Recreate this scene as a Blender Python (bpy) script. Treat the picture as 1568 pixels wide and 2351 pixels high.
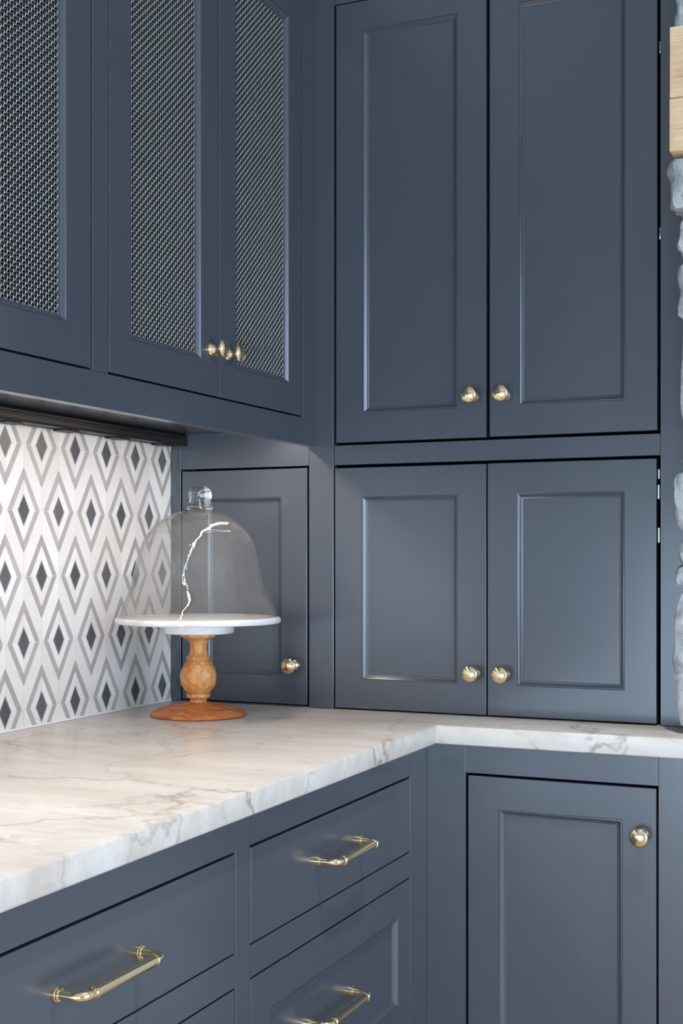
import bpy, bmesh, math, random
import numpy as np
from mathutils import Vector
random.seed(7)
D = bpy.data
SC = bpy.context.scene
for o in list(D.objects): D.objects.remove(o)
C = SC.collection

# ------------------------------------------------------------------ camera
cd = D.cameras.new('camera'); cam = D.objects.new('camera', cd); C.objects.link(cam)
cd.sensor_fit = 'HORIZONTAL'; cd.sensor_width = 36.0
cd.lens = 2986.16 * 36.0 / 1568.0
cd.shift_y = (1275.37 - 1175.5) / 1568.0
cd.clip_start = 0.02
cam.location = (1.3953, -2.2893, 1.2112)
cam.rotation_euler = (math.radians(90), 0, math.radians(23.9009))
SC.camera = cam

# ------------------------------------------------------------------ world, light, exposure
W = D.worlds.new('world'); SC.world = W; W.use_nodes = True
W.node_tree.nodes['Background'].inputs[0].default_value = (0.62, 0.78, 1.0, 1)
W.node_tree.nodes['Background'].inputs[1].default_value = 0.6
SC.view_settings.view_transform = 'Standard'; SC.view_settings.look = 'None'
SC.view_settings.gamma = 1; SC.view_settings.use_curve_mapping = False
SC.view_settings.exposure = 0.0
ROOM_X, ROOM_Y, CEIL = 5.6, -5.6, 3.10
def area(name, loc, rot, sx, sy, col, power):
    l = D.lights.new(name, 'AREA'); l.shape = 'RECTANGLE'; l.size = sx; l.size_y = sy
    l.color = col; l.energy = power
    o = D.objects.new(name, l); C.objects.link(o); o.location = loc; o.rotation_euler = rot
    return o
# daylight coming in through the two big windows
area('daylight_side', (ROOM_X + 0.06, -2.2, 1.60), (0, math.radians(90), 0), 2.6, 2.6, (0.56, 0.76, 1.0), 172)
area('daylight_back', (1.9, ROOM_Y - 0.06, 0.68), (math.radians(90), 0, 0), 3.4, 1.30, (0.60, 0.79, 1.0), 205)

# ------------------------------------------------------------------ materials
def srgb(r, g, b):
    f = lambda c: (c/255/12.92 if c/255 <= 0.04045 else ((c/255+0.055)/1.055)**2.4)
    return (f(r), f(g), f(b), 1.0)
class Mat:
    def __init__(s, name):
        s.m = D.materials.new(name); s.m.use_nodes = True
        s.t = s.m.node_tree; s.n = s.t.nodes; s.l = s.t.links
        s.b = s.n['Principled BSDF']
    def set(s, **k):
        for a, v in k.items():
            s.b.inputs[a.replace('_', ' ')].default_value = v
        return s
    def node(s, typ, **k):
        nd = s.n.new(typ)
        for a, v in k.items():
            if a in nd.inputs: nd.inputs[a].default_value = v
            else: setattr(nd, a, v)
        return nd
    def coord(s, scale=(1, 1, 1), out='Object', rot=(0, 0, 0)):
        tc = s.node('ShaderNodeTexCoord'); mp = s.node('ShaderNodeMapping')
        mp.inputs['Scale'].default_value = scale; mp.inputs['Rotation'].default_value = rot
        s.l.new(tc.outputs[out], mp.inputs['Vector']); return mp.outputs[0]
    def noise(s, vec, scale, detail=4, rough=0.55, dist=0.0):
        nd = s.node('ShaderNodeTexNoise'); nd.inputs['Scale'].default_value = scale
        nd.inputs['Detail'].default_value = detail; nd.inputs['Roughness'].default_value = rough
        nd.inputs['Distortion'].default_value = dist
        s.l.new(vec, nd.inputs['Vector']); return nd.outputs['Fac']
    def ramp(s, fac, stops):
        nd = s.node('ShaderNodeValToRGB'); e = nd.color_ramp.elements
        while len(e) > 1: e.remove(e[0])
        e[0].position = stops[0][0]; e[0].color = stops[0][1]
        for p, c in stops[1:]:
            q = e.new(p); q.color = c
        s.l.new(fac, nd.inputs[0]); return nd.outputs[0]
    def mix(s, fac, a, b, mode='MIX'):
        nd = s.node('ShaderNodeMix'); nd.data_type = 'RGBA'; nd.blend_type = mode
        for sock, v in ((nd.inputs[0], fac), (nd.inputs[6], a), (nd.inputs[7], b)):
            if isinstance(v, (float, int)): sock.default_value = v
            elif isinstance(v, tuple): sock.default_value = v
            else: s.l.new(v, sock)
        return nd.outputs[2]
    def math(s, op, a, b=None):
        nd = s.node('ShaderNodeMath'); nd.operation = op
        for i, v in enumerate((a, b)):
            if v is None: continue
            if isinstance(v, (float, int)): nd.inputs[i].default_value = v
            else: s.l.new(v, nd.inputs[i])
        return nd.outputs[0]
    def color(s, out): s.l.new(out, s.b.inputs['Base Color']); return s
    def rough(s, out): s.l.new(out, s.b.inputs['Roughness']); return s
    def bump(s, h, strength=0.2, dist=0.001):
        nd = s.node('ShaderNodeBump'); nd.inputs['Strength'].default_value = strength
        nd.inputs['Distance'].default_value = dist
        s.l.new(h, nd.inputs['Height']); s.l.new(nd.outputs[0], s.b.inputs['Normal']); return s

def mk_paint():
    m = Mat('navy_satin_paint')
    v = m.coord((1, 1, 0.12)); n = m.noise(v, 220, 3)
    v2 = m.coord((1, 1, 1)); n2 = m.noise(v2, 3.0, 3)
    m.color(m.mix(n2, srgb(69, 73, 82), srgb(74, 78, 87)))
    m.set(Roughness=0.225); m.b.inputs['Specular IOR Level'].default_value = 0.8
    return m.bump(n, 0.06, 0.0004).m
PAINT = mk_paint()
def plain(name, col, rough=0.5, metal=0.0, spec=0.5):
    m = Mat(name).set(Base_Color=col, Roughness=rough, Metallic=metal)
    m.b.inputs['Specular IOR Level'].default_value = spec
    return m.m
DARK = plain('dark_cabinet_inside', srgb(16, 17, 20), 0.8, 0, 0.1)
BLACK = plain('black_aluminium', srgb(24, 22, 23), 0.38, 0.2)
CHROME = plain('hinge_steel', srgb(190, 192, 196), 0.25, 1.0)
WHITEPAINT = plain('white_wall_paint', srgb(205, 204, 202), 0.7)
GREYPAINT = plain('grey_wall_paint', srgb(176, 178, 182), 0.7)
CEILPAINT = plain('ceiling_paint', srgb(188, 187, 186), 0.8)
def mk_brass():
    m = Mat('polished_brass'); n = m.noise(m.coord(), 60, 2)
    m.color(m.mix(n, (0.95, 0.78, 0.50, 1), (0.92, 0.75, 0.48, 1))).set(Metallic=1.0, Roughness=0.14)
    return m.m
BRASS = mk_brass()
def mk_wire():
    m = Mat('pewter_wire'); n = m.noise(m.coord(), 40, 2)
    m.color(m.mix(n, srgb(136, 135, 133), srgb(154, 152, 149))).set(Metallic=1.0, Roughness=0.30)
    return m.m
WIRE = mk_wire()
def mk_counter():
    m = Mat('quartzite_counter')
    vs = m.coord((1.0, 2.4, 1.6), rot=(0, 0, 0.9))
    cloud = m.noise(vs, 4.0, 6, 0.55, 0.3)
    base = m.ramp(cloud, [(0.30, srgb(199, 188, 176)), (0.48, srgb(212, 205, 198)), (0.68, srgb(222, 219, 215))])
    wisps = m.noise(m.coord((1.0, 4.2, 3.0), rot=(0, 0, 0.95)), 9.0, 8, 0.66, 0.25)
    w = m.ramp(wisps, [(0.34, (1, 1, 1, 1)), (0.52, (0, 0, 0, 1))])
    col = m.mix(m.math('MULTIPLY', w, 0.36), base, srgb(188, 172, 156))
    # hairline crack veins: warped cell edges, broken up by a mask
    tc = m.node('ShaderNodeTexCoord'); nz = m.node('ShaderNodeTexNoise'); nz.inputs['Scale'].default_value = 7; nz.inputs['Detail'].default_value = 6
    nz.inputs['Roughness'].default_value = 0.6
    m.l.new(tc.outputs['Object'], nz.inputs['Vector'])
    for off, sc, width, k, lo, hi, cc in (((0.31, 0.12, 0.4), 3.1, 0.020, 0.72, 0.38, 0.56, srgb(138, 118, 102)), ((1.7, 0.9, 0.2), 6.2, 0.026, 0.50, 0.46, 0.62, srgb(150, 132, 118))):
        wv = m.node('ShaderNodeVectorMath'); wv.operation = 'MULTIPLY_ADD'
        m.l.new(nz.outputs['Color'], wv.inputs[0]); wv.inputs[1].default_value = (0.17, 0.17, 0.17); m.l.new(tc.outputs['Object'], wv.inputs[2])
        ad = m.node('ShaderNodeVectorMath'); ad.operation = 'ADD'; m.l.new(wv.outputs[0], ad.inputs[0]); ad.inputs[1].default_value = off
        vo = m.node('ShaderNodeTexVoronoi'); vo.feature = 'DISTANCE_TO_EDGE'; vo.inputs['Scale'].default_value = sc
        m.l.new(ad.outputs[0], vo.inputs['Vector'])
        line = m.ramp(vo.outputs['Distance'], [(0.0, (1, 1, 1, 1)), (width*.35, (.55, .55, .55, 1)), (width, (0, 0, 0, 1))])
        msk = m.ramp(m.noise(ad.outputs[0], 4.5, 3), [(lo, (0, 0, 0, 1)), (hi, (1, 1, 1, 1))])
        col = m.mix(m.math('MULTIPLY', m.math('MULTIPLY', line, msk), k), col, cc)
    speck = m.ramp(m.noise(m.coord((1, 1, 1.0)), 60, 4, 0.6), [(0.40, (1, 1, 1, 1)), (0.52, (0, 0, 0, 1))])
    col = m.mix(m.math('MULTIPLY', speck, 0.12), col, srgb(176, 172, 168))
    m.color(col).set(Roughness=0.28)
    return m.m
COUNTER = mk_counter()
def mk_tile(name, c1, c2, rough, sc=40):
    m = Mat(name); oi = m.node('ShaderNodeObjectInfo')
    n = m.noise(m.coord(), sc, 5, 0.6, 0.4)
    f = m.math('ADD', m.math('MULTIPLY', n, 0.6), m.math('MULTIPLY', oi.outputs['Random'], 0.4))
    m.color(m.ramp(f, [(0.2, c1), (0.8, c2)])).set(Roughness=rough)
    return m.m
TW = mk_tile('white_marble_tile', srgb(226, 220, 214), srgb(243, 240, 236), 0.30, 18)
TG = mk_tile('grey_marble_tile', srgb(166, 157, 153), srgb(190, 182, 178), 0.34, 60)
TD = mk_tile('charcoal_marble_tile', srgb(74, 74, 79), srgb(112, 110, 113), 0.28, 50)
GROUT = plain('white_grout', srgb(240, 238, 234), 0.8)
LINER = plain('grey_liner_stone', srgb(150, 145, 143), 0.5)
def mk_wood(name, dark, mid, light, gscale, rot=(0, 0, 0), rough=0.42, chip=0):
    m = Mat(name)
    v = m.coord(gscale, rot=rot)
    g = m.noise(v, 1.0, 7, 0.62, 1.4)
    patch = m.noise(m.coord((1, 1, 0.6), rot=rot), 22, 3, 0.5, 0.8)
    f = m.math('ADD', m.math('MULTIPLY', g, 0.6), m.math('MULTIPLY', patch, 0.4))
    c = m.ramp(f, [(0.30, dark), (0.44, mid), (0.62, light)])
    fine = m.noise(m.coord(tuple(a*4 for a in gscale), rot=rot), 1.0, 3)
    st = m.ramp(fine, [(0.30, (1, 1, 1, 1)), (0.42, (0, 0, 0, 1))])
    c = m.mix(m.math('MULTIPLY', st, 0.35), c, dark)
    m.color(c).set(Roughness=rough)
    if chip:      # gouge marks of the carving knife
        vo = m.node('ShaderNodeTexVoronoi'); vo.inputs['Scale'].default_value = chip
        m.l.new(m.coord((1, 1, 2.2)), vo.inputs['Vector'])
        return m.bump(m.math('ADD', vo.outputs['Distance'], m.math('MULTIPLY', fine, 0.08)), 0.55, 0.004).m
    return m.bump(fine, 0.10, 0.0004).m
WOOD = mk_wood('acacia_wood', srgb(150, 76, 30), srgb(208, 132, 68), srgb(236, 178, 114), (90, 90, 14))
WOODB = mk_wood('acacia_base', srgb(130, 62, 26), srgb(184, 102, 50), srgb(212, 138, 76), (14, 90, 90), chip=62)
OAK = mk_wood('pale_oak', srgb(190, 146, 106), srgb(224, 184, 142), srgb(240, 210, 172), (5, 60, 110), rough=0.6)
def mk_stone():
    m = Mat('rough_grey_stone'); oi = m.node('ShaderNodeObjectInfo')
    n = m.noise(m.coord(), 24, 8, 0.7, 0.5); n2 = m.noise(m.coord(), 130, 4, 0.7)
    c = m.ramp(n, [(0.32, srgb(122, 124, 130)), (0.5, srgb(186, 188, 192)), (0.68, srgb(224, 224, 224))])
    rust = m.ramp(m.noise(m.coord(), 9, 3), [(0.60, (0, 0, 0, 1)), (0.72, (1, 1, 1, 1))])
    c = m.mix(m.math('MULTIPLY', rust, 0.6), c, srgb(150, 118, 98))
    m.color(c).set(Roughness=0.85)
    h = m.math('ADD', n, m.math('MULTIPLY', n2, 0.5))
    return m.bump(h, 0.7, 0.006).m
STONE = mk_stone()
MORTAR = plain('grey_mortar', srgb(120, 116, 112), 0.95)
def mk_marble():
    m = Mat('white_marble_plate'); n = m.noise(m.coord((1, 1, 2)), 14, 8, 0.65, 1.2)
    m.color(m.ramp(n, [(0.34, srgb(214, 211, 209)), (0.48, srgb(238, 236, 234)), (0.7, srgb(246, 245, 243))])).set(Roughness=0.22)
    return m.m
MARBLE = mk_marble()
def mk_thin_glass(name, ior=1.5, tint=(0.985, 0.98, 0.97, 1), wav=0.0, haze=0.0):
    m = Mat(name); m.n.remove(m.b)
    tr = m.node('ShaderNodeBsdfTransparent'); tr.inputs[0].default_value = tint
    gl = m.node('ShaderNodeBsdfGlossy'); gl.inputs['Roughness'].default_value = 0.015
    fr = m.node('ShaderNodeLayerWeight'); fr.inputs['Blend'].default_value = 0.5
    f0 = ((ior-1)/(ior+1))**2
    sch = m.math('ADD', m.math('MULTIPLY', m.math('POWER', fr.outputs['Facing'], 5.0), 1-f0), f0)
    mx = m.node('ShaderNodeMixShader')
    if wav:
        bp = m.node('ShaderNodeBump'); bp.inputs['Strength'].default_value = wav; bp.inputs['Distance'].default_value = 0.004
        m.l.new(m.noise(m.coord((1, 1, 0.5)), 34, 3, 0.5, 0.4), bp.inputs['Height'])
        m.l.new(bp.outputs[0], gl.inputs['Normal']); m.l.new(bp.outputs[0], fr.inputs['Normal'])
    m.l.new(sch, mx.inputs[0]); m.l.new(tr.outputs[0], mx.inputs[1]); m.l.new(gl.outputs[0], mx.inputs[2])
    out = mx.outputs[0]
    if haze:      # pale haze put in for the veil of reflections on the hand blown glass
        df = m.node('ShaderNodeBsdfDiffuse'); df.inputs[0].default_value = (0.86, 0.82, 0.78, 1)
        tl = m.node('ShaderNodeBsdfTranslucent'); tl.inputs[0].default_value = (0.86, 0.82, 0.78, 1)
        ad = m.node('ShaderNodeMixShader'); ad.inputs[0].default_value = 0.5
        m.l.new(df.outputs[0], ad.inputs[1]); m.l.new(tl.outputs[0], ad.inputs[2])
        m2 = m.node('ShaderNodeMixShader')
        veil = m.math('MULTIPLY', m.ramp(m.noise(m.coord((1, 1, 2.2)), 9, 6, 0.65, 0.5), [(0.3, (0.5, 0.5, 0.5, 1)), (0.7, (1, 1, 1, 1))]), haze)
        m.l.new(veil, m2.inputs[0]); m.l.new(out, m2.inputs[1]); m.l.new(ad.outputs[0], m2.inputs[2]); out = m2.outputs[0]
    m.l.new(out, m.n['Material Output'].inputs[0])
    return m.m
GLASS = mk_thin_glass('blown_glass', 1.5, (0.985, 0.98, 0.97, 1), 0.25, 0.06)
PANE = mk_thin_glass('door_glass', 1.25, (0.95, 0.96, 0.96, 1))
SOLIDGLASS = Mat('solid_glass').set(Base_Color=(0.98, 0.98, 0.97, 1), Roughness=0.0, IOR=1.45)
SOLIDGLASS.b.inputs['Transmission Weight'].default_value = 1.0; SOLIDGLASS = SOLIDGLASS.m
def mk_emit(name, col, strength):
    m = Mat(name); m.b.inputs['Emission Color'].default_value = col
    m.b.inputs['Emission Strength'].default_value = strength
    m.set(Base_Color=(0.8, 0.8, 0.8, 1)); return m.m
LED = mk_emit('warm_led_diffuser', (1.0, 0.86, 0.72, 1), 57)
CAN = mk_emit('downlight_lens', (1.0, 0.93, 0.84, 1), 12)
def mk_floor():
    m = Mat('oak_floor'); br = m.node('ShaderNodeTexBrick')
    br.inputs['Scale'].default_value = 1.0; br.inputs['Brick Width'].default_value = 1.4; br.inputs['Row Height'].default_value = 0.14
    br.inputs['Mortar Size'].default_value = 0.002
    br.inputs['Color1'].default_value = srgb(206, 176, 142); br.inputs['Color2'].default_value = srgb(194, 160, 124)
    br.inputs['Mortar'].default_value = srgb(92, 66, 46)
    m.l.new(m.coord(), br.inputs['Vector'])
    g = m.noise(m.coord((4, 60, 1)), 1.0, 6, 0.6, 0.8)
    m.color(m.mix(0.5, br.outputs['Color'], m.ramp(g, [(0.3, srgb(182, 148, 114)), (0.7, srgb(220, 196, 164))])))
    return m.set(Roughness=0.35).m
FLOOR = mk_floor()

# ------------------------------------------------------------------ helpers
ORG = {}
def finish(name, me, mat, parent=None, origin=None, smooth=None):
    """me holds world coordinates; the object gets its origin at `origin` (or its parent's)."""
    po = ORG[parent.name] if parent else Vector((0, 0, 0))
    og = Vector(origin) if origin is not None else (po if parent else Vector((0, 0, 0)))
    me.transform(__import__('mathutils').Matrix.Translation(-og))
    if mat: me.materials.append(mat)
    if smooth is not None:
        for p in me.polygons: p.use_smooth = True
        me.set_sharp_from_angle(angle=math.radians(smooth))
    o = D.objects.new(name, me); C.objects.link(o)
    if parent: o.parent = parent
    o.location = og - po
    ORG[o.name] = og
    return o
def empty(name, loc, label, cat, group=None, kind=None):
    o = D.objects.new(name, None); C.objects.link(o); o.location = loc; o.empty_display_size = 0.05
    ORG[o.name] = Vector(loc); return tag(o, label, cat, group, kind)
def tag(o, label=None, cat=None, group=None, kind=None):
    if label: o['label'] = label
    if cat: o['category'] = cat
    if group: o['group'] = group
    if kind: o['kind'] = kind
    return o
def part_empty(name, loc, parent):
    o = D.objects.new(name, None); C.objects.link(o); o.parent = parent
    o.location = Vector(loc) - ORG[parent.name]; o.empty_display_size = 0.03
    ORG[o.name] = Vector(loc); return o
def bm_done(bm, name='m'):
    bmesh.ops.recalc_face_normals(bm, faces=bm.faces)
    me = D.meshes.new(name); bm.to_mesh(me); bm.free(); return me
def box_mesh(lo, hi, bev=0.0, seg=2):
    bm = bmesh.new(); bmesh.ops.create_cube(bm, size=1)
    for v in bm.verts:
        v.co = Vector([(a+b)/2 + c*(b-a) for a, b, c in zip(lo, hi, v.co)])
    if bev: bmesh.ops.bevel(bm, geom=bm.edges[:], offset=bev, segments=seg, affect='EDGES', profile=0.5)
    return bm_done(bm)
def box(name, lo, hi, mat, parent=None, bev=0.0, origin=None, seg=2):
    lo2 = [min(a, b) for a, b in zip(lo, hi)]; hi2 = [max(a, b) for a, b in zip(lo, hi)]
    return finish(name, box_mesh(lo2, hi2, bev, seg), mat, parent, origin)
# facing maps: (u across, v up, w outward) -> world
def face_y(y0): return lambda u, v, w: (u, y0 - w, v)
def face_x(x0): return lambda u, v, w: (x0 + w, u, v)
def fbox(name, M, u0, u1, v0, v1, w0, w1, mat, parent, bev=0.0012, skip=()):
    bm = bmesh.new(); bmesh.ops.create_cube(bm, size=1)
    lo, hi = (u0, v0, w0), (u1, v1, w1)
    for q in bm.verts:
        q.co = Vector([(a+b)/2 + c*(b-a) for a, b, c in zip(lo, hi, q.co)])
    if bev:       # joints (skip: planes where the piece butts against its neighbour) keep a sharp edge
        on = lambda e, ax, val: all(abs(q.co[ax]-val) < 1e-7 for q in e.verts)
        ed = [e for e in bm.edges if not any(on(e, ax, val) for ax, val in skip)]
        if ed: bmesh.ops.bevel(bm, geom=ed, offset=bev, segments=2, affect='EDGES', profile=0.5)
    for q in bm.verts: q.co = Vector(M(*q.co))
    return finish(name, bm_done(bm), mat, parent)
PROF = [(0.0, 0.0), (0.0003, -0.0012), (0.0010, -0.0014), (0.0016, -0.0006), (0.0024, -0.0005), (0.0030, -0.0010), (0.0045, -0.0025),
        (0.0060, -0.0041), (0.0070, -0.0053), (0.0076, -0.0056), (0.0086, -0.0056), (0.0090, -0.0066), (0.0098, -0.0068), (0.0104, -0.0075), (0.0108, -0.0095)]
def moulding(name, M, u0, u1, v0, v1, parent, mat=None):
    V = []; F = []
    for d, w in PROF:
        V += [M(u0+d, v0+d, w), M(u1-d, v0+d, w), M(u1-d, v1-d, w), M(u0+d, v1-d, w)]
    for i in range(len(PROF)-1):
        for k in range(4):
            F.append((4*i+k, 4*i+(k+1) % 4, 4*i+4+(k+1) % 4, 4*i+4+k))
    # rear side so the ring is a closed solid bedded in the frame
    n = len(PROF); V += [M(u0, v0, -0.0095), M(u1, v0, -0.0095), M(u1, v1, -0.0095), M(u0, v1, -0.0095)]
    for k in range(4):
        k2 = (k+1) % 4
        F.append((4*(n-1)+k, 4*(n-1)+k2, 4*n+k2, 4*n+k)); F.append((4*n+k, 4*n+k2, k2, k))
    me = D.meshes.new(name); me.from_pydata(V, [], F)
    bm = bmesh.new(); bm.from_mesh(me); bmesh.ops.recalc_face_normals(bm, faces=bm.faces); bm.to_mesh(me); bm.free()
    return finish(name, me, mat or PAINT, parent, smooth=28)
def lathe(prof, axis_o, M=None, seg=40):
    """prof: list of (r, h); M maps (a, b, h) with a,b the cross-section axes to world."""
    V = []; F = []
    for r, h in prof:
        for k in range(seg):
            t = 2*math.pi*k/seg; V.append(M(r*math.cos(t), r*math.sin(t), h))
    n = len(prof)
    for i in range(n-1):
        for k in range(seg):
            F.append((i*seg+k, i*seg+(k+1) % seg, (i+1)*seg+(k+1) % seg, (i+1)*seg+k))
    F.append(tuple(range(seg))[::-1]); F.append(tuple((n-1)*seg+k for k in range(seg)))
    me = D.meshes.new('lathe'); me.from_pydata(V, [], F)
    bm = bmesh.new(); bm.from_mesh(me); bmesh.ops.remove_doubles(bm, verts=bm.verts, dist=1e-6)
    bmesh.ops.recalc_face_normals(bm, faces=bm.faces); bm.to_mesh(me); bm.free(); return me
KNOB = [(0.0112, 0), (0.0112, 0.0022), (0.0106, 0.0028), (0.0102, 0.0045), (0.0092, 0.0052), (0.0082, 0.0060), (0.0068, 0.0078), (0.0060, 0.0100),
        (0.0057, 0.0130), (0.0062, 0.0155), (0.0090, 0.0172), (0.0130, 0.0188), (0.0150, 0.0203), (0.0156, 0.0218), (0.0150, 0.0232), (0.0130, 0.0248),
        (0.0100, 0.0262), (0.0065, 0.0272), (0.0030, 0.0277), (0.0, 0.0278)]
def knob(M, u, v, parent):
    me = lathe(KNOB, None, lambda a, b, h: M(u+a, v+b, h*1.18))
    o = finish('knob', me, BRASS, parent, origin=M(u, v, 0), smooth=40)
    o['label'] = 'round polished brass knob'; return o
def tube(path, radii, seg=16, caps=True):
    P = [Vector(p) for p in path]; V = []; F = []
    up = None
    for i, p in enumerate(P):
        t = (P[min(i+1, len(P)-1)] - P[max(i-1, 0)]).normalized()
        if up is None:
            up = Vector((0, 0, 1)) if abs(t.z) < 0.9 else Vector((1, 0, 0))
        a = t.cross(up).normalized(); b = a.cross(t).normalized(); up = b
        for k in range(seg):
            th = 2*math.pi*k/seg; V.append(p + (a*math.cos(th) + b*math.sin(th))*radii[i])
    for i in range(len(P)-1):
        for k in range(seg):
            F.append((i*seg+k, i*seg+(k+1) % seg, (i+1)*seg+(k+1) % seg, (i+1)*seg+k))
    F.append(tuple(range(seg))[::-1]); F.append(tuple((len(P)-1)*seg+k for k in range(seg)))
    me = D.meshes.new('tube'); me.from_pydata([tuple(v) for v in V], [], F)
    bm = bmesh.new(); bm.from_mesh(me); bmesh.ops.recalc_face_normals(bm, faces=bm.faces); bm.to_mesh(me); bm.free(); return me
def pull(M, uc, v, parent, cc=0.152, proj=0.034):
    pts = []; rad = []
    def add(u, w, r): pts.append(M(u, v, w)); rad.append(r)
    h = cc/2
    half = [(-h, 0.0, .0078), (-h, .0040, .0078), (-h, .0042, .0070), (-h, .0062, .0070), (-h, .0064, .0050), (-h, .0200, .0050)]
    for k in range(1, 8):
        t = math.radians(90*k/8); half.append((-h + 0.013*(1-math.cos(t)), .0200 + (proj-.0200)*math.sin(t), .0050))
    half += [(-h+.0140, proj, .0050), (-h+.0170, proj, .0050), (-h+.0171, proj, .0070), (-h+.0200, proj, .0072), (-h+.0201, proj, .0064), (-h+.05, proj, .0064)]
    for u, w, r in half: add(uc+u, w, r)
    for u, w, r in reversed(half): add(uc-u, w, r)
    o = finish('pull', tube(pts, rad, 18), BRASS, parent, origin=M(uc, v, 0), smooth=35)
    o['label'] = 'polished brass bar pull'; return o
SW = 0.0555   # stile and rail width
TH = 0.020    # door thickness
def door(M, parent, u0, u1, v0, v1, kn=None, filling='panel', sw=SW, name='door'):
    d = part_empty(name, M((u0+u1)/2, v0, 0), parent)
    g = 0.00004
    fbox('stile', M, u0, u0+sw-g, v0, v1, -TH, 0, PAINT, d, 0.0010, ((0, u0+sw-g),))
    fbox('stile', M, u1-sw+g, u1, v0, v1, -TH, 0, PAINT, d, 0.0010, ((0, u1-sw+g),))
    fbox('rail', M, u0+sw, u1-sw, v0, v0+sw, -TH, -0.00012, PAINT, d, 0.0010, ((0, u0+sw), (0, u1-sw), (1, v0+sw)))
    fbox('rail', M, u0+sw, u1-sw, v1-sw, v1, -TH, -0.00012, PAINT, d, 0.0010, ((0, u0+sw), (0, u1-sw), (1, v1-sw)))
    moulding('moulding', M, u0+sw, u1-sw, v0+sw, v1-sw, d)
    if filling == 'panel':
        fbox('panel', M, u0+sw+.0004, u1-sw-.0004, v0+sw+.0004, v1-sw-.0004, -0.016, -0.0075, PAINT, d, 0)
    else:
        wire_cloth(M, d, u0+sw+0.009, u1-sw-0.009, v0+sw+0.009, v1-sw-0.009)
        o = fbox('glass_pane', M, u0+sw+.0006, u1-sw-.0006, v0+sw+.0006, v1-sw-.0006, -0.0185, -0.0150, PANE, d, 0)
        o['label'] = 'clear glass pane behind the wire'
    if kn: knob(M, kn[0], kn[1], d)
    return d
WM = {}
def wire_cloth(M, parent, u0, u1, v0, v1, w=-0.0098):
    """woven wire cloth of crimped round wires, one mesh in local coordinates shared by the doors"""
    cu, cv = (u0+u1)/2, (v0+v1)/2
    key = (round(u1-u0, 4), round(v1-v0, 4))
    if key not in WM:
        pu, pv, r, amp, S = 0.0063, 0.00575, 0.00140, 0.00120, 6
        nu = int((u1-u0)/pu)+1; nv = int((v1-v0)/pv)+1
        us = (np.arange(nu)-(nu-1)/2)*pu; vs = (np.arange(nv)-(nv-1)/2)*pv
        V = []; F = []; base = 0
        th = np.arange(S)*2*np.pi/S
        def wires(pos, run, step, par, vertical):
            nonlocal base
            n = len(run)
            ss = np.linspace(run[0]-step*.45, run[-1]+step*.45, (n)*3)
            for i, p in enumerate(pos):
                ww = amp*np.cos((ss-run[0])/step*np.pi + np.pi*((i+par) % 2))
                dw = -amp*np.pi/step*np.sin((ss-run[0])/step*np.pi + np.pi*((i+par) % 2))
                nl = np.sqrt(1+dw*dw)
                c1 = np.cos(th)[None, :]*r; c2 = np.sin(th)[None, :]*r
                across = p + c1 + 0*ss[:, None]
                along = ss[:, None] - (dw/nl)[:, None]*c2
                out = ww[:, None] + (1/nl)[:, None]*c2
                pts = np.stack([across, along, out] if vertical else [along, across, out], -1).reshape(-1, 3)
                V.append(pts)
                m = len(ss); idx = base + np.arange(m*S).reshape(m, S)
                a = idx[:-1]; b = np.roll(idx, -1, 1)[:-1]; c = np.roll(idx, -1, 1)[1:]; dd = idx[1:]
                F.append(np.stack([a, b, c, dd], -1).reshape(-1, 4)); base += m*S
        wires(us, vs, pv, 0, True); wires(vs, us, pu, 1, False)
        WM[key] = (np.concatenate(V), np.concatenate(F), None)
        # mesh built for this facing (u along +y, v along +z, w along +x)
        P = WM[key][0]; Q = np.stack([P[:, 2], P[:, 0], P[:, 1]], -1)
        me = D.meshes.new('wire_cloth'); me.from_pydata(Q.tolist(), [], WM[key][1].tolist())
        me.polygons.foreach_set('use_smooth', [True]*len(me.polygons)); me.materials.append(WIRE); me.update()
        WM[key] = me
    o = D.objects.new('wire_mesh', WM[key]); C.objects.link(o); o.parent = parent
    o.location = Vector(M(cu, cv, w)) - ORG[parent.name]
    tag(o, 'woven pewter wire mesh', kind='stuff'); return o
def drawer_front(M, parent, u0, u1, v0, v1, pu, pv, panel=False):
    d = part_empty('drawer', M((u0+u1)/2, v0, 0), parent)
    if not panel:
        fbox('drawer_front', M, u0, u1, v0, v1, -TH, 0, PAINT, d, 0.0009)
    else:
        sw = 0.0545; g = .00004
        fbox('stile', M, u0, u0+sw-g, v0, v1, -TH, 0, PAINT, d, 0.0010, ((0, u0+sw-g),)); fbox('stile', M, u1-sw+g, u1, v0, v1, -TH, 0, PAINT, d, 0.0010, ((0, u1-sw+g),))
        fbox('rail', M, u0+sw, u1-sw, v0, v0+sw, -TH, -0.00012, PAINT, d, 0.0010, ((0, u0+sw), (0, u1-sw), (1, v0+sw))); fbox('rail', M, u0+sw, u1-sw, v1-sw, v1, -TH, -0.00012, PAINT, d, 0.0010, ((0, u0+sw), (0, u1-sw), (1, v1-sw)))
        moulding('moulding', M, u0+sw, u1-sw, v0+sw, v1-sw, d)
        fbox('panel', M, u0+sw+.0004, u1-sw-.0004, v0+sw+.0004, v1-sw-.0004, -0.016, -0.0075, PAINT, d, 0)
        M0 = M; M = lambda u, v, w: M0(u, v, w-0.0075)
    if pu is not None: pull(M, pu, pv, d)
    return d
def structure(name, lo, hi, mat, label, cat, bev=0.0):
    return tag(box(name, lo, hi, mat, None, bev), label, cat, kind='structure')

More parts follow.
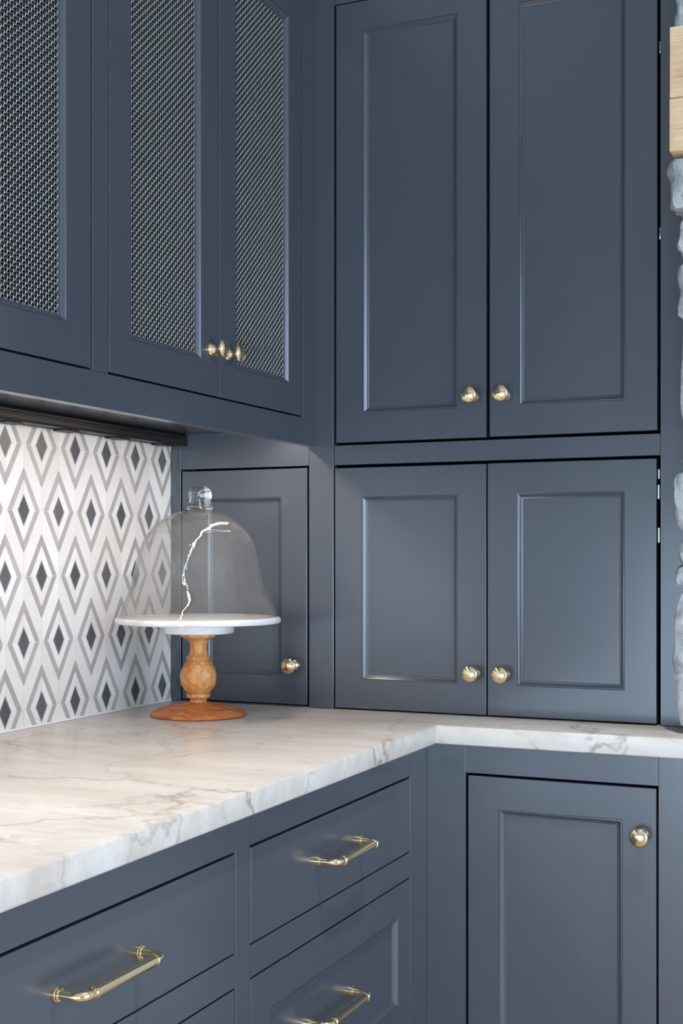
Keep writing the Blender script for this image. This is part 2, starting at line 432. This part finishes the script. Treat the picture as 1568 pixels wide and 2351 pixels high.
# ------------------------------------------------------------------ room shell
structure('floor', (-0.05, ROOM_Y, -0.05), (ROOM_X, 0.34, 0.0), FLOOR, 'honey oak plank floor of the room', 'floor')
structure('ceiling', (-0.05, ROOM_Y, CEIL), (ROOM_X, 0.34, CEIL+0.05), CEILPAINT, 'plain white painted ceiling', 'ceiling')
WALL_L = structure('wall_left', (-0.10, ROOM_Y, 0), (-0.009, 0.34, CEIL), GREYPAINT, 'wall behind the diamond mosaic backsplash', 'wall')
structure('wall_back', (-0.10, 0.34, 0), (ROOM_X, 0.42, CEIL), WHITEPAINT, 'white wall behind the tall navy cabinets', 'wall')
def wall_with_window(nm, wn, axis, a0, a1, b0, b1, c, t, label):
    """wall on plane `axis`=c with an opening a0..a1 x b0..b1"""
    w = empty(nm, ((a0+a1)/2, c, 0) if axis == 'y' else (c, (a0+a1)/2, 0), label, 'wall', kind='structure')
    lo_a, hi_a = (-0.1, ROOM_X) if axis == 'y' else (ROOM_Y, 0.34)
    def seg(x0, x1, z0, z1):
        if axis == 'y': box('wall_section', (x0, c-t, z0), (x1, c, z1), WHITEPAINT, w)
        else: box('wall_section', (c, x0, z0), (c+t, x1, z1), WHITEPAINT, w)
    seg(lo_a, a0, 0, CEIL); seg(a1, hi_a, 0, CEIL); seg(a0, a1, 0, b0); seg(a0, a1, b1, CEIL)
    win = empty(wn, ((a0+a1)/2, c, b0) if axis == 'y' else (c, (a0+a1)/2, b0), ('low wide white framed window facing the cabinets' if axis == 'y' else 'tall white framed window in the side wall'), 'window', kind='structure')
    def bar(x0, x1, z0, z1):
        if axis == 'y': box('window_frame', (x0, c-t*.7, z0), (x1, c-t*.3, z1), WHITEPAINT, win)
        else: box('window_frame', (c+t*.3, x0, z0), (c+t*.7, x1, z1), WHITEPAINT, win)
    n = 3
    for k in range(n+1):
        x = a0 + (a1-a0)*k/n; bar(max(a0, x-.03), min(a1, x+.03), b0, b1)
    bar(a0, a1, b0, b0+.06); bar(a0, a1, b1-.06, b1)
wall_with_window('wall_front', 'window_1', 'y', 0.2, 3.6, 0.03, 1.33, ROOM_Y, 0.12, 'white wall with a wide window facing the cabinets')
wall_with_window('wall_right', 'window_2', 'x', -3.5, -0.9, 0.3, 2.9, ROOM_X, 0.12, 'white side wall with a wide window')

# ------------------------------------------------------------------ tile backsplash
def clip_poly(P, nx, ny, c):     # keep nx*x+ny*y <= c
    R = []
    for i in range(len(P)):
        a, b = P[i], P[(i+1) % len(P)]
        da, db = nx*a[0]+ny*a[1]-c, nx*b[0]+ny*b[1]-c
        if da <= 0: R.append(a)
        if da*db < 0:
            t = da/(da-db); R.append((a[0]+t*(b[0]-a[0]), a[1]+t*(b[1]-a[1])))
    return R
def rect_clip(P, y0, y1, z0, z1):
    for n in ((-1, 0, -y0), (1, 0, y1), (0, -1, -z0), (0, 1, z1)):
        if len(P) < 3: return []
        P = clip_poly(P, *n)
    return P
def parea(P): return abs(sum(P[i][0]*P[(i+1) % len(P)][1]-P[(i+1) % len(P)][0]*P[i][1] for i in range(len(P))))/2
def shrink(P, d):
    # inset a convex polygon by d
    s = sum(P[i][0]*P[(i+1) % len(P)][1]-P[(i+1) % len(P)][0]*P[i][1] for i in range(len(P)))
    if s < 0: P = P[::-1]
    Q = P
    for i in range(len(P)):
        a, b = P[i], P[(i+1) % len(P)]
        ex, ey = b[0]-a[0], b[1]-a[1]; L = math.hypot(ex, ey)
        if L < 1e-6: continue
        nx, ny = ey/L, -ex/L
        if len(Q) < 3: return []
        Q = clip_poly(Q, nx, ny, nx*a[0]+ny*a[1]-d)
    R = []
    for p in Q:
        if not R or math.hypot(p[0]-R[-1][0], p[1]-R[-1][1]) > 2e-5: R.append(p)
    return R
CW, RH, SL = 0.0990, 0.11345, 1.69
ZA = 1.4020; YA = -0.0335          # a lozenge centre
ZB0, ZT0 = 0.9165, 1.4338
def prism(P, x0, x1):
    n = len(P); V = [(x1, y, z) for y, z in P] + [(x0, y, z) for y, z in P]
    F = [tuple(range(n)), tuple(range(2*n-1, n-1, -1))] + [(i, n+i, n+(i+1) % n, (i+1) % n) for i in range(n)]
    return V, F
far = {}
def put_tile(name, P, mat, x1=0.0, shr=0.00030, x0=-0.009):
    P = rect_clip(P, -1.95, -0.0006, ZB0, ZT0)
    if len(P) < 3: return
    P = shrink(P, shr)
    if len(P) < 3 or parea(P) < 2.0e-6: return
    xx = x1 + random.uniform(-0.00022, 0.00010)
    V, F = prism(P, x0, xx)
    if max(p[0] for p in P) < -0.66:
        vs, fs = far.setdefault(name, ([], [], mat))[:2]
        k = len(vs); vs += V; fs += [tuple(i+k for i in f) for f in F]; return
    me = D.meshes.new(name); me.from_pydata(V, [], F)
    cy = sum(p[0] for p in P)/len(P); cz = sum(p[1] for p in P)/len(P)
    bm = bmesh.new(); bm.from_mesh(me); bmesh.ops.recalc_face_normals(bm, faces=bm.faces); bm.to_mesh(me); bm.free()
    finish(name, me, mat, WALL_L, origin=(0, cy, cz))
HW = CW/2
for j in range(-1, 5):               # strip between row j (top) and row j+1 (below)
    ztop = ZA - j*RH; zbot = ztop - RH
    for k in range(-1, 42):
        yr = YA + HW - k*HW; yl = yr - HW           # half cell [yl, yr]
        # lozenge centres sit on row j at columns of parity j, at YA - i*CW - (j%2)*HW
        def is_centre(y, jj): return abs(((y - YA + (jj % 2)*HW)/CW) - round((y - YA + (jj % 2)*HW)/CW)) < 0.01
        cy_top = yr if is_centre(yr, j) else yl
        cy_bot = yl if cy_top == yr else yr
        cell = [(yl, zbot), (yr, zbot), (yr, ztop), (yl, ztop)]
        def band(cy, cz, sgz, a, b):
            P = cell; sy = -1 if cy == yr else 1
            # distance measure: sy*(y-cy) + (sgz*(z-cz))/SL in [a, b]
            nx, ny = sy, sgz/SL; c0 = sy*cy + sgz*cz/SL
            P = clip_poly(P, nx, ny, b+c0)
            if len(P) > 2: P = clip_poly(P, -nx, -ny, -(a+c0))
            return P
        for cy, cz, sg in ((cy_top, ztop, -1), (cy_bot, zbot, 1)):
            for a, b, nm, mt in ((.0168, .0317, 'white_tile', TW), (.0317, .0436, 'grey_tile', TG)):
                P = band(cy, cz, sg, a, b)
                if len(P) > 2: put_tile(nm, P, mt)
        P = cell
        for cy, cz, sg in ((cy_top, ztop, -1), (cy_bot, zbot, 1)):
            sy = -1 if cy == yr else 1; nx, ny = sy, sg/SL; c0 = sy*cy + sg*cz/SL
            if len(P) > 2: P = clip_poly(P, -nx, -ny, -(0.0436+c0))
        if len(P) > 2: put_tile('white_tile', P, TW)
for j in range(0, 6):
    cz = ZA - j*RH
    for i in range(-1, 20):
        cy = YA - i*CW - (j % 2)*HW
        rh = lambda a: [(cy-a, cz), (cy, cz-a*SL), (cy+a, cz), (cy, cz+a*SL)]
        put_tile('grey_liner', rh(.0165), LINER, -0.00035, 0.0002)
        put_tile('dark_tile', rh(.0141), TD, 0.0001, 0.0001)
for nm, (vs, fs, mt) in far.items():
    me = D.meshes.new(nm); me.from_pydata(vs, [], fs)
    bm = bmesh.new(); bm.from_mesh(me); bmesh.ops.recalc_face_normals(bm, faces=bm.faces); bm.to_mesh(me); bm.free()
    tag(finish(nm, me, mt, WALL_L), kind='stuff')
box('grout_bed', (-0.0089, -1.95, 0.884), (-0.0012, 0.0, 1.4338), GROUT, WALL_L)
box('caulk_line', (-0.001, -1.95, 0.9150), (0.0016, 0.0, 0.9185), GROUT, WALL_L, 0.0006)

# ------------------------------------------------------------------ upper cabinet on the left wall (wire mesh doors)
XU = 0.3257
UC = empty('wall_cabinet', (0.16, -0.95, 1.4225), 'navy wall cabinet with woven wire mesh doors above the tiled backsplash', 'cabinet')
MU = face_x(XU)
UZ0, UZ1, UTOP = 1.4225, 2.274, 2.40
OZ0 = 1.4735
Y1 = -1.95
fbox('frame_rail', MU, Y1, -0.0004, UZ0, OZ0, -0.0195, 0, PAINT, UC, 0.0010)
fbox('frame_rail', MU, Y1, -0.0004, UZ1, UTOP, -0.0195, 0, PAINT, UC, 0.0008)
for a, b in ((-0.0562, -0.0004), (-0.7475, -0.7075), (-1.4390, -1.3990), (Y1, -1.93)):
    fbox('frame_stile', MU, a, b, OZ0+.0001, UZ1-.0001, -0.0195, 0, PAINT, UC, 0.0008)
box('cabinet_floor', (0.0, Y1, 1.4582), (XU-.0196, -0.0004, 1.4735), PAINT, UC)
box('cabinet_top', (0.0, Y1, 2.38), (XU-.0196, -0.0004, UTOP), PAINT, UC)
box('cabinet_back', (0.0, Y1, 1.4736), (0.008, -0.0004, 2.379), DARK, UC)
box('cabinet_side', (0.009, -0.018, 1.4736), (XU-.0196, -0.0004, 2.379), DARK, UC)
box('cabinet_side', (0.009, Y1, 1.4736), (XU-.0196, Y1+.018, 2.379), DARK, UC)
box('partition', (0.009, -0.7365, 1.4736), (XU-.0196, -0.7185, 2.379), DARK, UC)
DZ0, DZ1 = 1.4765, 2.2712
dd = [(-0.3808, -0.0600, -0.3808+.0262), (-0.7056, -0.3836, -0.3836-.0272), (-1.0725, -0.7505, -1.0725+.0272), (-1.3972, -1.0752, -1.0752-.0272)]
for a, b, kx in dd:
    if a == -0.3808: a = b - 0.3220 + 0.0012; a = -0.3820+0.0012
    door(MU, UC, a, b, DZ0, DZ1, (kx, 1.5520), 'wire')

# power strip with outlets in the corner under the wall cabinet
PS = empty('power_strip', (0.02, -0.95, 1.434), 'black under-cabinet power strip above the diamond tiles', 'power strip')
prof = [(0.0004, 1.4345), (0.0360, 1.4335), (0.0392, 1.4370), (0.0392, 1.4440), (0.0375, 1.4450), (0.0375, 1.4475), (0.0392, 1.4485), (0.0392, 1.4520), (0.0350, 1.4581), (0.0004, 1.4581)]
V = [(x, y, z) for y in (Y1, -0.0012) for x, z in prof]; n = len(prof)
F = [tuple(range(n)), tuple(range(2*n-1, n-1, -1))] + [(i, (i+1) % n, n+(i+1) % n, n+i) for i in range(n)]
me = D.meshes.new('strip'); me.from_pydata(V, [], F)
bm = bmesh.new(); bm.from_mesh(me); bmesh.ops.recalc_face_normals(bm, faces=bm.faces); bm.to_mesh(me); bm.free()
finish('housing', me, BLACK, PS)
for k in range(11):
    yc = -0.0560 - 0.1605*k
    bm = bmesh.new()
    for z in (1.4308, 1.4333):
        for sx, sy in ((0.0012, -.021), (0.013, -.024), (0.0275, -.021), (0.0275, .021), (0.013, .024), (0.0012, .021)):
            bm.verts.new((sx, yc+sy, z))
    bm.verts.ensure_lookup_table(); v = bm.verts
    bm.faces.new(v[:6]); bm.faces.new(v[6:])
    for i in range(6): bm.faces.new((v[i], v[(i+1) % 6], v[6+(i+1) % 6], v[6+i]))
    finish('outlet_cover', bm_done(bm), BLACK, PS)
# LED bar behind the face frame
LB = empty('light_bar', (0.275, -0.95, 1.447), 'slim warm LED bar fixed under the wall cabinet behind its front frame', 'lamp')
box('housing', (0.2640, Y1+.02, 1.4515), (0.2860, -0.0200, 1.4580), BLACK, LB, 0.0005)
o = box('diffuser', (0.2690, Y1+.03, 1.4495), (0.2810, -0.0260, 1.4514), LED, LB)
o['label'] = 'glowing warm white diffuser strip'

# ------------------------------------------------------------------ corner cabinet with the small door
MR = face_y(0.0)
CC = empty('corner_cabinet', (0.18, 0.15, 0.9155), 'small navy corner cabinet with one door behind the cake stand', 'cabinet')
Z0 = 0.9155
fbox('frame_stile', MR, 0.0, 0.0225, Z0, 1.4580, -0.0195, 0, PAINT, CC, 0.0006)
fbox('frame_stile', MR, 0.3116, 0.3640, Z0, UTOP, -0.0195, 0, PAINT, CC, 0.0011)
fbox('frame_rail', MR, 0.02262, 0.3115, 1.3860, 1.4580, -0.0195, 0, PAINT, CC, 0.0005)
fbox('frame_rail', MR, 0.02262, 0.3115, Z0, 0.9175, -0.0195, -0.002, PAINT, CC, 0.0)
box('body', (0.0, 0.1, Z0), (0.3638, 0.33, UTOP), DARK, CC)
door(MR, CC, 0.0262, 0.3072, 0.9198, 1.3818, (0.2788, 0.9967))

# ------------------------------------------------------------------ tall hutch on the counter, four panelled doors
H = empty('hutch_cabinet', (0.70, 0.15, Z0), 'tall navy hutch with four panelled doors standing on the counter', 'cabinet')
HX0, HX1 = 0.3645, 1.0470
YO = 0.0006
MH = face_y(YO)
fbox('frame_rail', MH, 0.3652, 0.9862, 1.3855, 1.4233, -0.0195, 0, PAINT, H, 0.0006)
fbox('frame_rail', MH, 0.3652, 0.9862, 2.2740, UTOP, -0.0195, 0, PAINT, H, 0.0006)
fbox('frame_stile', MH, 0.9863, HX1, Z0, UTOP, -0.0195, 0, PAINT, H, 0.0008)
box('body', (HX0, 0.12, Z0), (HX1, 0.33, UTOP), DARK, H)
box('side_panel', (1.0300, 0.0204, Z0), (HX1, 0.12, UTOP), DARK, H)
KU, KL = 1.5055, 0.9950
d1 = door(MH, H, 0.3690, 0.6708, 1.4284, 2.2716, (0.6447, KU))
d2 = door(MH, H, 0.6772, 0.9812, 1.4290, 2.2716, (0.7050, KU-.0003))
d3 = door(MH, H, 0.3668, 0.6708, 0.9180, 1.3797, (0.6472, KL))
d4 = door(MH, H, 0.6736, 0.9800, 0.9182, 1.3802, (0.7040, KL))
def hinge(d, x, z0, z1, r=0.0030):
    me = lathe([(r*.7, z0), (r, z0+.001), (r, z1-.001), (r*.7, z1)], None, lambda a, b, h: (x+a, 0.0048+b, h), 14)
    o = finish('hinge', me, CHROME, d, smooth=40); o['label'] = 'bright steel hinge barrel'
hinge(d4, 0.9832, 1.3440, 1.3620); hinge(d4, 0.9828, 1.3090, 1.3350, .0033); hinge(d4, 0.9832, 1.2330, 1.2600)
hinge(d2, 0.9850, 2.0850, 2.1060, .0018); hinge(d2, 0.9850, 1.7610, 1.7820, .0018)

# ------------------------------------------------------------------ base cabinets
XB, YB, ZC0, ZC1 = 0.602, -0.125, 0.8825, 0.9150
MB_ = face_x(XB)
BL = empty('drawer_cabinet', (0.30, -0.95, 0.0), 'navy base cabinet with drawers under the tiled wall counter', 'cabinet')
def rail(M, a, b, z0, z1, p, **k): fbox('frame_rail', M, a, b, z0, z1, -0.0195, -0.0001, PAINT, p, 0.0008, ((0, a), (0, b)))
def stile(M, a, b, z0, z1, p): fbox('frame_stile', M, a, b, z0, z1, -0.0195, 0, PAINT, p, 0.0008)
ZF = 0.105
JY = YB - 0.0006
stile(MB_, -0.2085, JY, ZF, ZC0-.0003, BL); stile(MB_, -0.8315, -0.7922, ZF, ZC0-.0003, BL); stile(MB_, -1.4720, -1.4330, ZF, ZC0-.0003, BL)
stile(MB_, Y1, -1.93, ZF, ZC0-.0003, BL)
COLS = ((-0.7921, -0.2086), (-1.4329, -0.8316), (-1.9299, -1.4721))
for a, b in COLS:
    for z0, z1 in ((0.8342, ZC0-.0003), (0.6618, 0.7040), (0.3610, 0.4010), (ZF, 0.1500)): rail(MB_, a, b, z0, z1, BL)
for i, (a, b) in enumerate(COLS):
    pc = (-0.511, -1.1345, (a+b)/2)[i]
    g = 0.0022
    drawer_front(MB_, BL, a+g, b-g, 0.7062, 0.8310, pc, 0.7705)
    drawer_front(MB_, BL, a+g, b-g, 0.4030, 0.6592, (-0.5265, -1.1345, pc)[i], 0.5405, True)
    drawer_front(MB_, BL, a+g, b-g, 0.1522, 0.3588, pc, 0.2560, True)
box('body', (0.0, Y1, ZF), (XB-.045, -0.02, ZC0-.0003), DARK, BL)
box('toe_kick', (0.0, Y1, 0.0), (XB-.075, -0.02, ZF-.0003), PAINT, BL)
BR_ = empty('door_cabinet', (0.82, 0.0, 0.0), 'navy base cabinet with one panelled door under the counter return', 'cabinet')
MBR = face_y(YB)
stile(MBR, XB-.0010, 0.6727, ZF, ZC0-.0003, BR_); stile(MBR, 1.0055, 1.0470, ZF, ZC0-.0003, BR_)
rail(MBR, 0.67275, 1.00545, 0.8320, ZC0-.0003, BR_); rail(MBR, 0.67275, 1.00545, ZF, 0.1500, BR_)
door(MBR, BR_, 0.6778, 1.0022, 0.1525, 0.8278, (0.9782, 0.7500))
box('body', (XB+.012, -0.085, ZF), (1.0470, 0.32, ZC0-.0003), DARK, BR_)
box('toe_kick', (XB+.012, -0.055, 0.0), (1.0470, 0.32, ZF-.0003), PAINT, BR_)

# ------------------------------------------------------------------ L-shaped countertop
def slab():
    P = [(0.0, 0.33), (0.0, Y1-.02), (0.627, Y1-.02), (0.627, -0.147), (1.062, -0.147), (1.062, 0.33)]
    bm = bmesh.new(); f = bm.faces.new([bm.verts.new((x, y, ZC0)) for x, y in P])
    r = bmesh.ops.extrude_face_region(bm, geom=[f]); vs = [e for e in r['geom'] if isinstance(e, bmesh.types.BMVert)]
    for v in vs: v.co.z = ZC1
    bmesh.ops.recalc_face_normals(bm, faces=bm.faces)
    ed = [e for e in bm.edges if abs(e.verts[0].co.z - e.verts[1].co.z) < 1e-6]
    bmesh.ops.bevel(bm, geom=ed, offset=0.0030, segments=3, affect='EDGES', profile=0.5)
    return bm_done(bm)
ct = finish('countertop', slab(), COUNTER, None, origin=(0.3, -0.9, ZC0), smooth=30)
tag(ct, 'L-shaped cream quartzite countertop with fine brown veins', 'countertop')

# ------------------------------------------------------------------ cake stand and glass cloche
CX, CY = 0.1764, -0.1934
CS = empty('cake_stand', (CX, CY, ZC1), 'round white marble cake stand on a carved wooden pedestal', 'cake stand')
ML = lambda a, b, h: (CX+a, CY+b, h)
def lathe_obj(name, prof, mat, parent, seg=64, smooth=35, M=ML):
    return finish(name, lathe(prof, None, M, seg), mat, parent, origin=(CX, CY, prof[0][1]), smooth=smooth)
lathe_obj('plate', [(0.0, 1.0858), (.146, 1.0858), (.1510, 1.0866), (.1528, 1.0885), (.1533, 1.0915), (.1528, 1.0945), (.1512, 1.0964), (.148, 1.0974), (.0, 1.0974)], MARBLE, CS, 96)
lathe_obj('plate_collar', [(0.0, 1.0672), (.0628, 1.0672), (.0652, 1.0682), (.0660, 1.0705), (.0660, 1.0857), (0, 1.0857)], MARBLE, CS, 80)
def zy(y): return 1.0778 - y*7.206e-5
raw = [(165, 455), (190, 462), (228, 458), (248, 420), (270, 370), (300, 315), (340, 270), (380, 240), (430, 220), (520, 214), (600, 219), (650, 228), (690, 248), (725, 280), (750, 306), (768, 314), (790, 306), (812, 290), (835, 283)]
k = 7.206e-5
lathe_obj('pedestal_neck', [(0.0, zy(835))] + [(h*k, zy(y)) for y, h in reversed(raw)] + [(0.0, zy(165))], WOOD, CS, 12, 24)
# carved belly: staggered facets
rows = [(838, 284), (930, 352), (1060, 432), (1200, 470), (1350, 468), (1480, 432), (1580, 372), (1685, 292)]
V = []; F = []; N = 9
for i, (y, h) in enumerate(rows):
    for q in range(N):
        t = 2*math.pi*(q + 0.5*(i % 2))/N + random.uniform(-.05, .05)*(0 < i < 7)
        rr = h*k*random.uniform(1.0, 1.035); V.append((CX+rr*math.cos(t), CY+rr*math.sin(t), zy(y + random.uniform(-14, 14)*(0 < i < 7))))
for i in range(len(rows)-1):
    for q in range(N):
        a, b = i*N+q, i*N+(q+1) % N; c, d = (i+1)*N+q, (i+1)*N+(q+1) % N
        if i % 2 == 0: F += [(a, b, c), (b, d, c)]
        else: F += [(a, b, d), (a, d, c)]
F += [tuple(range(N)), tuple((len(rows)-1)*N+q for q in range(N))]
def facet_mesh(V, F, bev, ang=9.0):
    me = D.meshes.new('facets'); me.from_pydata(V, [], F)
    bm = bmesh.new(); bm.from_mesh(me); bmesh.ops.recalc_face_normals(bm, faces=bm.faces)
    bmesh.ops.dissolve_limit(bm, angle_limit=math.radians(ang), verts=bm.verts[:], edges=bm.edges[:])
    if bev: bmesh.ops.bevel(bm, geom=bm.edges[:], offset=bev, segments=1, affect='EDGES')
    bm.to_mesh(me); bm.free(); return me
o = finish('pedestal_belly', facet_mesh(V, F, 0.0007), WOOD, CS, origin=(CX, CY, zy(1685)))
o['label'] = 'hand carved faceted wooden bulb'
lathe_obj('pedestal_foot', [(0.0, zy(1915)), (225*k, zy(1912)), (214*k, zy(1890)), (216*k, zy(1850)), (240*k, zy(1812)), (292*k, zy(1796)), (310*k, zy(1778)), (314*k, zy(1750)), (304*k, zy(1712)), (292*k, zy(1688)), (0.0, zy(1683))], WOOD, CS, 12, 24)
# carved round base
V = []; F = []; rings = [(.0215, .9400), (.030, .9372), (.043, .9342), (.057, .9314), (.071, .9282), (.0815, .9245), (.0888, .9205), (.0888, .9172), (.086, .9153)]
N = 22
for i, (r, z) in enumerate(rings):
    for q in range(N):
        t = 2*math.pi*(q + .5*(i % 2))/N
        j = (0 < i < 7)
        V.append((CX+(r+random.uniform(-.003, .003)*j)*math.cos(t), CY+(r+random.uniform(-.003, .003)*j)*math.sin(t), z+random.uniform(-.0017, .0017)*j))
for i in range(len(rings)-1):
    for q in range(N):
        a, b = i*N+q, i*N+(q+1) % N; c, d = (i+1)*N+q, (i+1)*N+(q+1) % N
        if i % 2 == 0: F += [(a, b, c), (b, d, c)]
        else: F += [(a, b, d), (a, d, c)]
F += [tuple(range(N)), tuple((len(rings)-1)*N+q for q in range(N))]
o = finish('base', facet_mesh(V, F, 0.0, 2.0), WOODB, CS, origin=(CX, CY, ZC1))
o['label'] = 'round chip carved wooden base'
GC = empty('glass_cloche', (CX, CY, 1.0975), 'clear bell shaped glass cloche with knob standing on the marble cake stand', 'cloche')
outer = [(.1455, 1.0978), (.1449, 1.1003), (.1418, 1.1100), (.1383, 1.1207), (.1296, 1.1398), (.1240, 1.1540), (.1206, 1.1670), (.1157, 1.1916), (.1097, 1.2161), (.1018, 1.2380), (.0945, 1.2500), (.0873, 1.2598), (.0770, 1.2705), (.0655, 1.2789), (.0520, 1.2862), (.0380, 1.2913), (.0255, 1.2943), (.0, 1.2955)]
def sm(pr, n=4):
    # Catmull-Rom resample of a profile
    R = []
    for i in range(len(pr)-1):
        p0, p1, p2, p3 = pr[max(i-1, 0)], pr[i], pr[i+1], pr[min(i+2, len(pr)-1)]
        for s in range(n):
            t = s/n
            R.append(tuple(0.5*((2*p1[c]) + (-p0[c]+p2[c])*t + (2*p0[c]-5*p1[c]+4*p2[c]-p3[c])*t*t + (-p0[c]+3*p1[c]-3*p2[c]+p3[c])*t**3) for c in (0, 1)))
    return R + [pr[-1]]
def bell():
    o = sm(outer); i = [(max(r-.0028, 0.0), z-.0022 if r < .09 else z) for r, z in reversed(o)]
    pr = o + i[1:]
    seg = 120; V = []; F = []
    def wob(r, z, t): return r*(1 + 0.004*math.sin(3*t+z*40) + 0.003*math.sin(7*t-z*70))
    for r, z in pr:
        for q in range(seg):
            t = 2*math.pi*q/seg; rr = wob(r, z, t); V.append((CX+rr*math.cos(t), CY+rr*math.sin(t), z))
    n = len(pr)
    for a in range(n):
        b = (a+1) % n
        for q in range(seg):
            F.append((a*seg+q, a*seg+(q+1) % seg, b*seg+(q+1) % seg, b*seg+q))
    me = D.meshes.new('bell'); me.from_pydata(V, [], F)
    bm = bmesh.new(); bm.from_mesh(me); bmesh.ops.remove_doubles(bm, verts=bm.verts, dist=1e-6)
    bmesh.ops.recalc_face_normals(bm, faces=bm.faces); bm.to_mesh(me); bm.free(); return me
finish('bell', bell(), GLASS, GC, smooth=60)
KX, KY = CX+0.0030, CY+0.0012
kp = [(.0, 1.2958), (.0280, 1.2945), (.0256, 1.2964), (.0240, 1.3000), (.0219, 1.3060), (.0202, 1.3115), (.0197, 1.3140), (.0206, 1.3165), (.0217, 1.3200), (.0219, 1.3240), (.0208, 1.3295), (.0180, 1.3345), (.0130, 1.3382), (.0070, 1.3400), (.0, 1.3405)]
o = finish('handle', lathe(sm(kp, 3), None, lambda a, b, h: (KX+a, KY+b, h), 48), SOLIDGLASS, GC, origin=(KX, KY, 1.295), smooth=50)
o['label'] = 'solid clear glass knob'

# ------------------------------------------------------------------ stone chimney and oak mantel
CH = empty('stone_chimney', (1.5, 0.1, 0.0), 'rough grey stone chimney beside the navy hutch', 'chimney')
box('mortar_core', (1.0800, -0.030, 0.0), (2.35, 0.338, CEIL-.001), MORTAR, CH)
from mathutils import noise as mnoise
def stone(lo, hi, seed, amp=0.006):
    bm = bmesh.new(); bmesh.ops.create_cube(bm, size=2)
    bmesh.ops.subdivide_edges(bm, edges=bm.edges[:], cuts=9, use_grid_fill=True)
    off = Vector((seed*3.1, seed*1.7, seed*0.9))
    c = [(a+b)/2 for a, b in zip(lo, hi)]; s = [(b-a)/2 for a, b in zip(lo, hi)]
    for v in bm.verts:
        p = v.co.copy()
        L = (abs(p.x)**7+abs(p.y)**7+abs(p.z)**7)**(1/7); p = p/L        # broken block with soft corners
        w = Vector([c[i]+p[i]*s[i] for i in range(3)])
        n = mnoise.fractal((w+off)*26, 1.0, 2.0, 4) + 0.5*mnoise.noise((w+off)*9)
        w += p.normalized()*amp*n*1.5
        v.co = w
    return bm_done(bm)
def put_stone(lo, hi, seed, amp=0.006):
    return finish('stone', stone(lo, hi, seed, amp), STONE, CH, origin=tuple((a+b)/2 for a, b in zip(lo, hi)), smooth=32)
edge = [(2.075, 2.165, 1.024, 1.22), (2.168, 2.36, 1.030, 1.17), (2.365, 2.55, 1.026, 1.28), (2.555, 2.745, 1.03, 1.2), (2.75, 2.93, 1.028, 1.25), (2.935, 3.095, 1.03, 1.18),
        (1.776, 1.864, 1.020, 1.25), (1.708, 1.772, 1.032, 1.16), (1.600, 1.704, 1.030, 1.27), (1.408, 1.596, 1.035, 1.20),
        (1.356, 1.404, 1.040, 1.30), (1.247, 1.352, 1.024, 1.22), (1.196, 1.243, 1.035, 1.28), (1.164, 1.193, 1.028, 1.15), (0.919, 1.161, 1.025, 1.24)]
sd = 1
for z0, z1, xl, xr in edge:
    put_stone((xl, (-0.128 if z1 == 1.864 else -0.090-random.uniform(0, .012)), z0), (xr, -0.006, z1), sd, 0.0055); sd += 1
    x = xr + 0.008
    while x < 2.3:
        w = random.uniform(.14, .3); put_stone((x, -0.085-random.uniform(0, .02), z0), (min(x+w, 2.36), 0.03, z1), sd); sd += 1; x += w+.008
for z0, z1 in ((0.0, .16), (.165, .31), (.315, .49), (.495, .62), (.625, .77), (.775, .905), ):
    x = 1.068
    while x < 2.3:
        w = random.uniform(.16, .32); put_stone((x, -0.11-random.uniform(0, .02), z0), (min(x+w, 2.36), 0.03, z1), sd); sd += 1; x += w+.008
for x in (1.245, 1.45, 1.66, 1.87, 2.08, 2.2):
    put_stone((x, -0.09, 1.868), (x+.2, .03, 2.072), sd); sd += 1
MT = empty('mantel_beam', (1.7, -0.08, 1.8680), 'pale oak mantel beam on the stone chimney beside the hutch', 'mantel')
box('beam', (1.0258, -0.1400, 1.8680), (2.42, -0.0200, 1.9536), OAK, MT, 0.0012)
box('beam', (1.0262, -0.1398, 1.9549), (2.42, -0.0200, 2.0702), OAK, MT, 0.0012)

# ------------------------------------------------------------------ recessed ceiling lights
for i, (x, y) in enumerate(((1.38, -0.96), (2.9, -2.6))):
    t = empty('ceiling_light', (x, y, CEIL-.012), ('round recessed ceiling light above the counter corner', 'round recessed ceiling light over the open floor')[i], 'lamp', 'recessed ceiling lights')
    finish('trim_ring', lathe([(.052, CEIL-.006), (.075, CEIL-.006), (.078, CEIL-.0005), (.052, CEIL-.0005)], None, lambda a, b, h, x=x, y=y: (x+a, y+b, h), 32), WHITEPAINT, t, smooth=30)
    finish('lens', lathe([(.050, CEIL-.0045), (.0505, CEIL-.0006)], None, lambda a, b, h, x=x, y=y: (x+a, y+b, h), 32), CAN, t)
    l = D.lights.new('downlight', 'SPOT'); l.energy = (140 if i == 0 else 80); l.color = (1.0, 0.95, 0.88); l.spot_size = math.radians(60 if i == 0 else 84); l.spot_blend = 0.45; l.shadow_soft_size = 0.03
    lo = D.objects.new('downlight', l); C.objects.link(lo); lo.parent = t; lo.location = (0, 0, -0.01)
